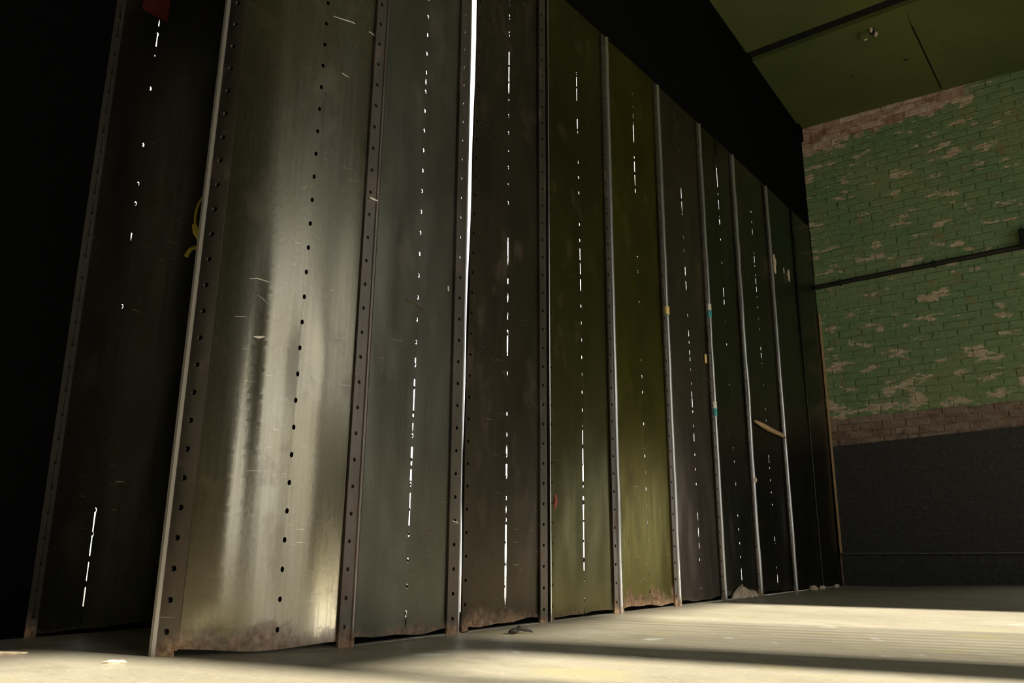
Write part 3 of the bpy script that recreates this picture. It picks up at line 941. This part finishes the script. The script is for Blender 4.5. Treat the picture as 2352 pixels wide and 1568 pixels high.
# ---- the panel standing back in the dark recess
P0 = empty('steel_panel', (-3.72, 1.844, 0))
tag(P0, 'dark steel panel standing back in the black recess', 'wall panel')
hz = hole_zs(0.0, 3.9, 0.10)
w, zs = openings(hz, slits_from(SL[0], -3.72, 0.0036), 0.012, 3.95, 0.011, 0.006, seed=20)
V, F = plate(flat_path(-3.72), None, 1.622, 2.26, 1.844, w, 0.002, 4, 4, zs, foot=foot_fn(3, 0.02))
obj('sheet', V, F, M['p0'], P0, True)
plugs(P0, 1.844, hz, -3.723, 33, 0.3, 0.0048)
box('foot_light_stop', (-3.80, 1.645, -0.02), (-3.726, 2.27, 0.09), M['black'], P0)  # added black bar blocking light under the recessed panel
bar(P0, 'bolt_bar', 1.615, 1.660, M['bar'], -3.72, 0.006, 0.0, 3.95, 1.640, 0.007, 0.08)
box('red_patch', (-3.7195, 1.745, 3.07), (-3.714, 1.885, 3.30), M['red_paint'], P0)

# ------------------------------------------------------------------ loose things on and around the panels
def rope(name, pts, r, mat, parent=None, n=7):
    V, F = tube_geo(pts, r, n)
    return obj(name, V, F, mat, parent, True)
yr = empty('yellow_rope', (-2.9, 1.72, 1.62))
tag(yr, 'yellow rope loop knotted behind the edge of the bent panel', 'rope')
BX, BYR = -0.030, 0.022
loop = []
for k in range(13):
    a = math.radians(70 + 130 * k / 12)
    loop.append((-2.88 + BX, 1.735 + BYR + 0.062 * math.cos(a), 1.695 + 0.115 * math.sin(a)))
pf, nf = bent((U0 + UF) / 2)
hang = pf - nf * 0.0105 + Vector((0, LEAN * 1.885, 0))        # back face of the flange
loop = [(hang.x, hang.y, 1.885), (hang.x - nf.x * 0.02, hang.y - nf.y * 0.02, 1.880), (-2.85 + BX, 1.715 + BYR, 1.845)] + loop + [(-2.875 + BX, 1.70 + BYR, 1.63), (-2.87 + BX, 1.715 + BYR, 1.60)]
rope('loop', loop, 0.005, M['yellow'], yr)
sh_ = lambda pts: [(x + BX, y + BYR, z) for x, y, z in pts]
V, F = tube_geo(sh_([(-2.885, 1.675, 1.66), (-2.885, 1.69, 1.63), (-2.88, 1.71, 1.60), (-2.875, 1.725, 1.585)]), 0.013, 7, [0.010, 0.016, 0.014, 0.008])
obj('knot', V, F, M['yellow'], yr, True)
rope('tail', sh_([(-2.885, 1.655, 1.515), (-2.885, 1.668, 1.545), (-2.885, 1.685, 1.562), (-2.88, 1.71, 1.56), (-2.865, 1.730, 1.575), (-2.868, 1.725, 1.598)]), 0.009, M['yellow'], yr)

def sliver(name, a, b, r, mat, label, cat, group=None, seed=0):
    rnd = random.Random(seed)
    a, b = Vector(a), Vector(b)
    pts = [a.lerp(b, k / 5) + Vector((rnd.uniform(-1, 1), rnd.uniform(-1, 1), rnd.uniform(-1, 1))) * r * 0.25 for k in range(6)]
    V, F = tube_geo(pts, r, 6, [r * .55, r, r * 1.1, r * .95, r * .9, r * .4])
    return tag(obj(name, V, F, mat), label, cat, group)
sliver('wood_splinter', (XW + 0.0235, 6.80, 1.44), (XW + 0.0265, 7.573, 1.375), 0.021, M['wood'], 'tan wooden splinter wedged slantwise between two steel lips', 'splinter', seed=3)
sliver('wood_splinter', (XW + 0.0415, 7.585, 3.20), (XW + 0.0415, 7.585, 3.00), 0.014, M['pale_wood'], 'pale upright wooden splinter stuck high on a steel lip', 'splinter', seed=4)
sliver('wood_splinter', (XW + 0.0125, 8.09, 3.19), (XW + 0.0125, 8.10, 3.06), 0.012, M['pale_wood'], 'small pale crumpled shred on the blackish panel', 'splinter', seed=5)

def lump_geo(c, rx, ry, rz, seed, n=9, m=6):
    rnd = random.Random(seed)
    V, F = [], []
    for i in range(m + 1):
        ph = math.pi * i / m
        for k in range(n):
            t = 2 * math.pi * k / n
            j = rnd.uniform(0.78, 1.2)
            V.append((c[0] + rx * j * math.sin(ph) * math.cos(t), c[1] + ry * j * math.sin(ph) * math.sin(t), c[2] + rz * j * math.cos(ph)))
    for i in range(m):
        for k in range(n):
            a = i * n + k; b = i * n + (k + 1) % n
            F.append((a, a + n, b + n, b))
    return V, F
def tape(name, y, z, hgt, wid, mat, label, x=XW + 0.026):
    """a strip folded over the nose of a steel lip"""
    V, F = [], []
    n = 8
    for zz in (z - hgt / 2, z + hgt / 2):
        for rr in (wid / 2 + 0.002, wid / 2):
            for k in range(n + 1):
                t = math.pi * k / n
                V.append((x - wid / 2 + 0.0005 + rr * math.sin(t) + (0.0 if k not in (0, n) else -0.004), y - rr * math.cos(t), zz + 0.004 * math.sin(k * 1.7)))
    s = n + 1
    for k in range(n):
        F += [(k, k + 1, k + 1 + 2 * s, k + 2 * s), (k + s, k + 3 * s, k + 1 + 3 * s, k + 1 + s), (k, k + s, k + 1 + s, k + 1), (k + 2 * s, k + 1 + 2 * s, k + 1 + 3 * s, k + 3 * s)]
    F += [(0, 2 * s, 3 * s, s), (n, n + s, n + 3 * s, n + 2 * s)]
    return V, F
def tape_obj(name, y, z, hgt, wid, mat, label, cat='tape'):
    V, F = tape(name, y, z, hgt, wid, mat, label)
    return tag(obj(name, V, F, mat, None, True), label, cat)
tape_obj('tape_scrap', 5.172, 2.046, 0.055, 0.036, M['tape_yellow'], 'yellow tape scrap folded over the steel lip beside the umber panel')
V, F = box_geo((XW + 0.001, 5.830, 1.780), (XW + 0.008, 5.858, 1.850))
tag(obj('tape_scrap', V, F, M['tape_yellow']), 'small yellow tape scrap lying flat on the umber panel', 'tape')
for z, lab in ((2.215, 'upper teal and white tape marker on a steel lip'), (1.415, 'lower teal and white tape marker on a steel lip')):
    e = empty('tape_marker', (XW, 5.952, z)); tag(e, lab, 'tape')
    V, F = tape('teal', 5.952, z - 0.012, 0.055, 0.034, None, None); obj('teal_band', V, F, M['tape_teal'], e, True)
    V, F = tape('white', 5.952, z + 0.045, 0.050, 0.033, None, None); obj('white_band', V, F, M['tape_white'], e, True)
V, F = lump_geo((XW + 0.026, 6.70, 0.93), 0.010, 0.016, 0.022, 4)
tag(obj('dirt_lump', V, F, M['chip'], None, True), 'pale dirt lump stuck on a steel lip', 'lump')

# red crayon mark and white chalk ticks stay with their panels
def flat_mark(parent, name, pix, wd, mat, x=XW + 0.004):
    V, F = [], []
    P = []
    for px, py in pix:
        d = camera_rotation() @ Vector((px - 1176.0, -(py - 784.0), -FPX))
        t = x / d.x
        P.append(Vector((x, t * d.y, 0.38 + t * d.z)))
    for k, p in enumerate(P):
        d = (P[min(k + 1, len(P) - 1)] - P[max(k - 1, 0)]).normalized()
        s = Vector((0, -d.z, d.y)) * wd / 2 * (0.5 if k in (0, len(P) - 1) else 1)
        for q in (p + s, p - s, p + s - Vector((.0045, 0, 0)), p - s - Vector((.0045, 0, 0))):
            V.append(tuple(q))
    for k in range(len(P) - 1):
        a = 4 * k; b = a + 4
        F += [(a, a + 1, b + 1, b), (a, b, b + 2, a + 2), (a + 1, a + 3, b + 3, b + 1)]
    F += [(0, 2, 3, 1), (4 * len(P) - 4, 4 * len(P) - 3, 4 * len(P) - 1, 4 * len(P) - 2)]
    return obj(name, V, F, mat, parent)
flat_mark(panels[4], 'red_mark', [(1276, 1135), (1278, 1150), (1275, 1168)], 0.03, M['red_mark'], XW + 0.008)
flat_mark(P1, 'chalk_tick', [(850, 453), (858, 457), (868, 461)], 0.008, M['scratch'], XW + 0.024)
flat_mark(panels[2], 'chalk_tick', [(1030, 657), (1031, 668)], 0.010, M['scratch'])
flat_mark(panels[2], 'chalk_tick', [(1040, 1196), (1052, 1199)], 0.008, M['scratch'], XW + 0.014)
flat_mark(panels[2], 'ochre_scratch', [(935, 688), (955, 696), (975, 711)], 0.005, M['yellow_scratch'])
flat_mark(panels[2], 'ochre_scratch', [(1007, 719), (1020, 725)], 0.005, M['yellow_scratch'])

# rust flake and chips at the foot
V, F = [], []
rnd = random.Random(11)
prof = [0.012, 0.045, 0.070, 0.088, 0.098, 0.090, 0.066, 0.052, 0.055, 0.050, 0.038, 0.012]
N = len(prof)
for k in range(N):
    y = 6.075 + (6.625 - 6.075) * k / (N - 1)
    hgt = prof[k] + rnd.uniform(-.003, .003)
    bulge = 0.050 * math.sin(math.pi * (k + 0.6) / (N + 0.2)) + rnd.uniform(-.004, .004)
    base = 0.003 + 0.006 * (k % 3 == 1)
    for q in ((XW + 0.014 + bulge, y, base), (XW + 0.014 + bulge * 0.85, y, max(base + 0.004, hgt * 0.45)), (XW + 0.014 + bulge * 0.45, y, hgt * 0.85), (XW + 0.0085, y, hgt),
              (XW + 0.005, y, hgt - 0.005), (XW + 0.006 + bulge * 0.40, y, hgt * 0.75), (XW + 0.006 + bulge * 0.75, y, max(base + 0.001, hgt * 0.40)), (XW + 0.006 + bulge, y, base - 0.002)):
        V.append(q)
for k in range(N - 1):
    for j in range(8):
        a = 8 * k + j; b = 8 * k + (j + 1) % 8
        F.append((a, a + 8, b + 8, b))
F += [tuple(range(8)), tuple(8 * (N - 1) + j for j in range(7, -1, -1))]
tag(obj('rust_flake', V, F, M['flake']), 'curled tan rust flake at the foot of the dark green panel', 'debris')
for y, s, lab in ((7.86, 1.0, 'largest pale wood chip on the floor under the blackish panel'), (8.13, 0.8, 'middle pale wood chip on the floor under the blackish panel'), (8.60, 0.75, 'pale wood chip on the floor by the brick wall corner')):
    V, F = lump_geo((XW + 0.075, y, 0.018 * s), 0.03 * s, 0.10 * s, 0.026 * s, int(y * 10))
    tag(obj('wood_chip', V, F, M['chip']), lab, 'debris')
# wooden batten closing the end
tag(box('trim_2', (XW + 0.008, 9.080, 0.33), (XW + 0.026, 9.105, 2.95), M['wood']), 'thin raw wood batten between the last panel and the brick', 'trim', kind='structure')

# litter on the floor
tw = empty('twig', (-2.247, 3.076, 0.0)); tag(tw, 'dark curled twig scrap on the floor before the brown panel', 'debris')
V, F = tube_geo([(-2.275, 3.035, 0.006), (-2.262, 3.055, 0.012), (-2.25, 3.075, 0.024), (-2.24, 3.095, 0.018), (-2.228, 3.12, 0.012), (-2.222, 3.135, 0.005)], .01, 6, [.003, .008, .013, .011, .007, .003])
obj('stem', V, F, M['twig'], tw, True)
V, F = lump_geo((-2.265, 3.05, 0.012), 0.018, 0.03, 0.012, 6); obj('bark', V, F, M['twig'], tw, True)
sliver('floor_splinter', (-3.28, 1.27, 0.006), (-3.17, 1.40, 0.006), 0.007, M['pale_wood'], 'pale splinter on the floor by the black recess', 'splinter', seed=8)
sliver('floor_splinter', (-2.75, 1.455, 0.005), (-2.70, 1.505, 0.005), 0.006, M['pale_wood'], 'short pale splinter on the floor before the bent panel', 'splinter', seed=9)
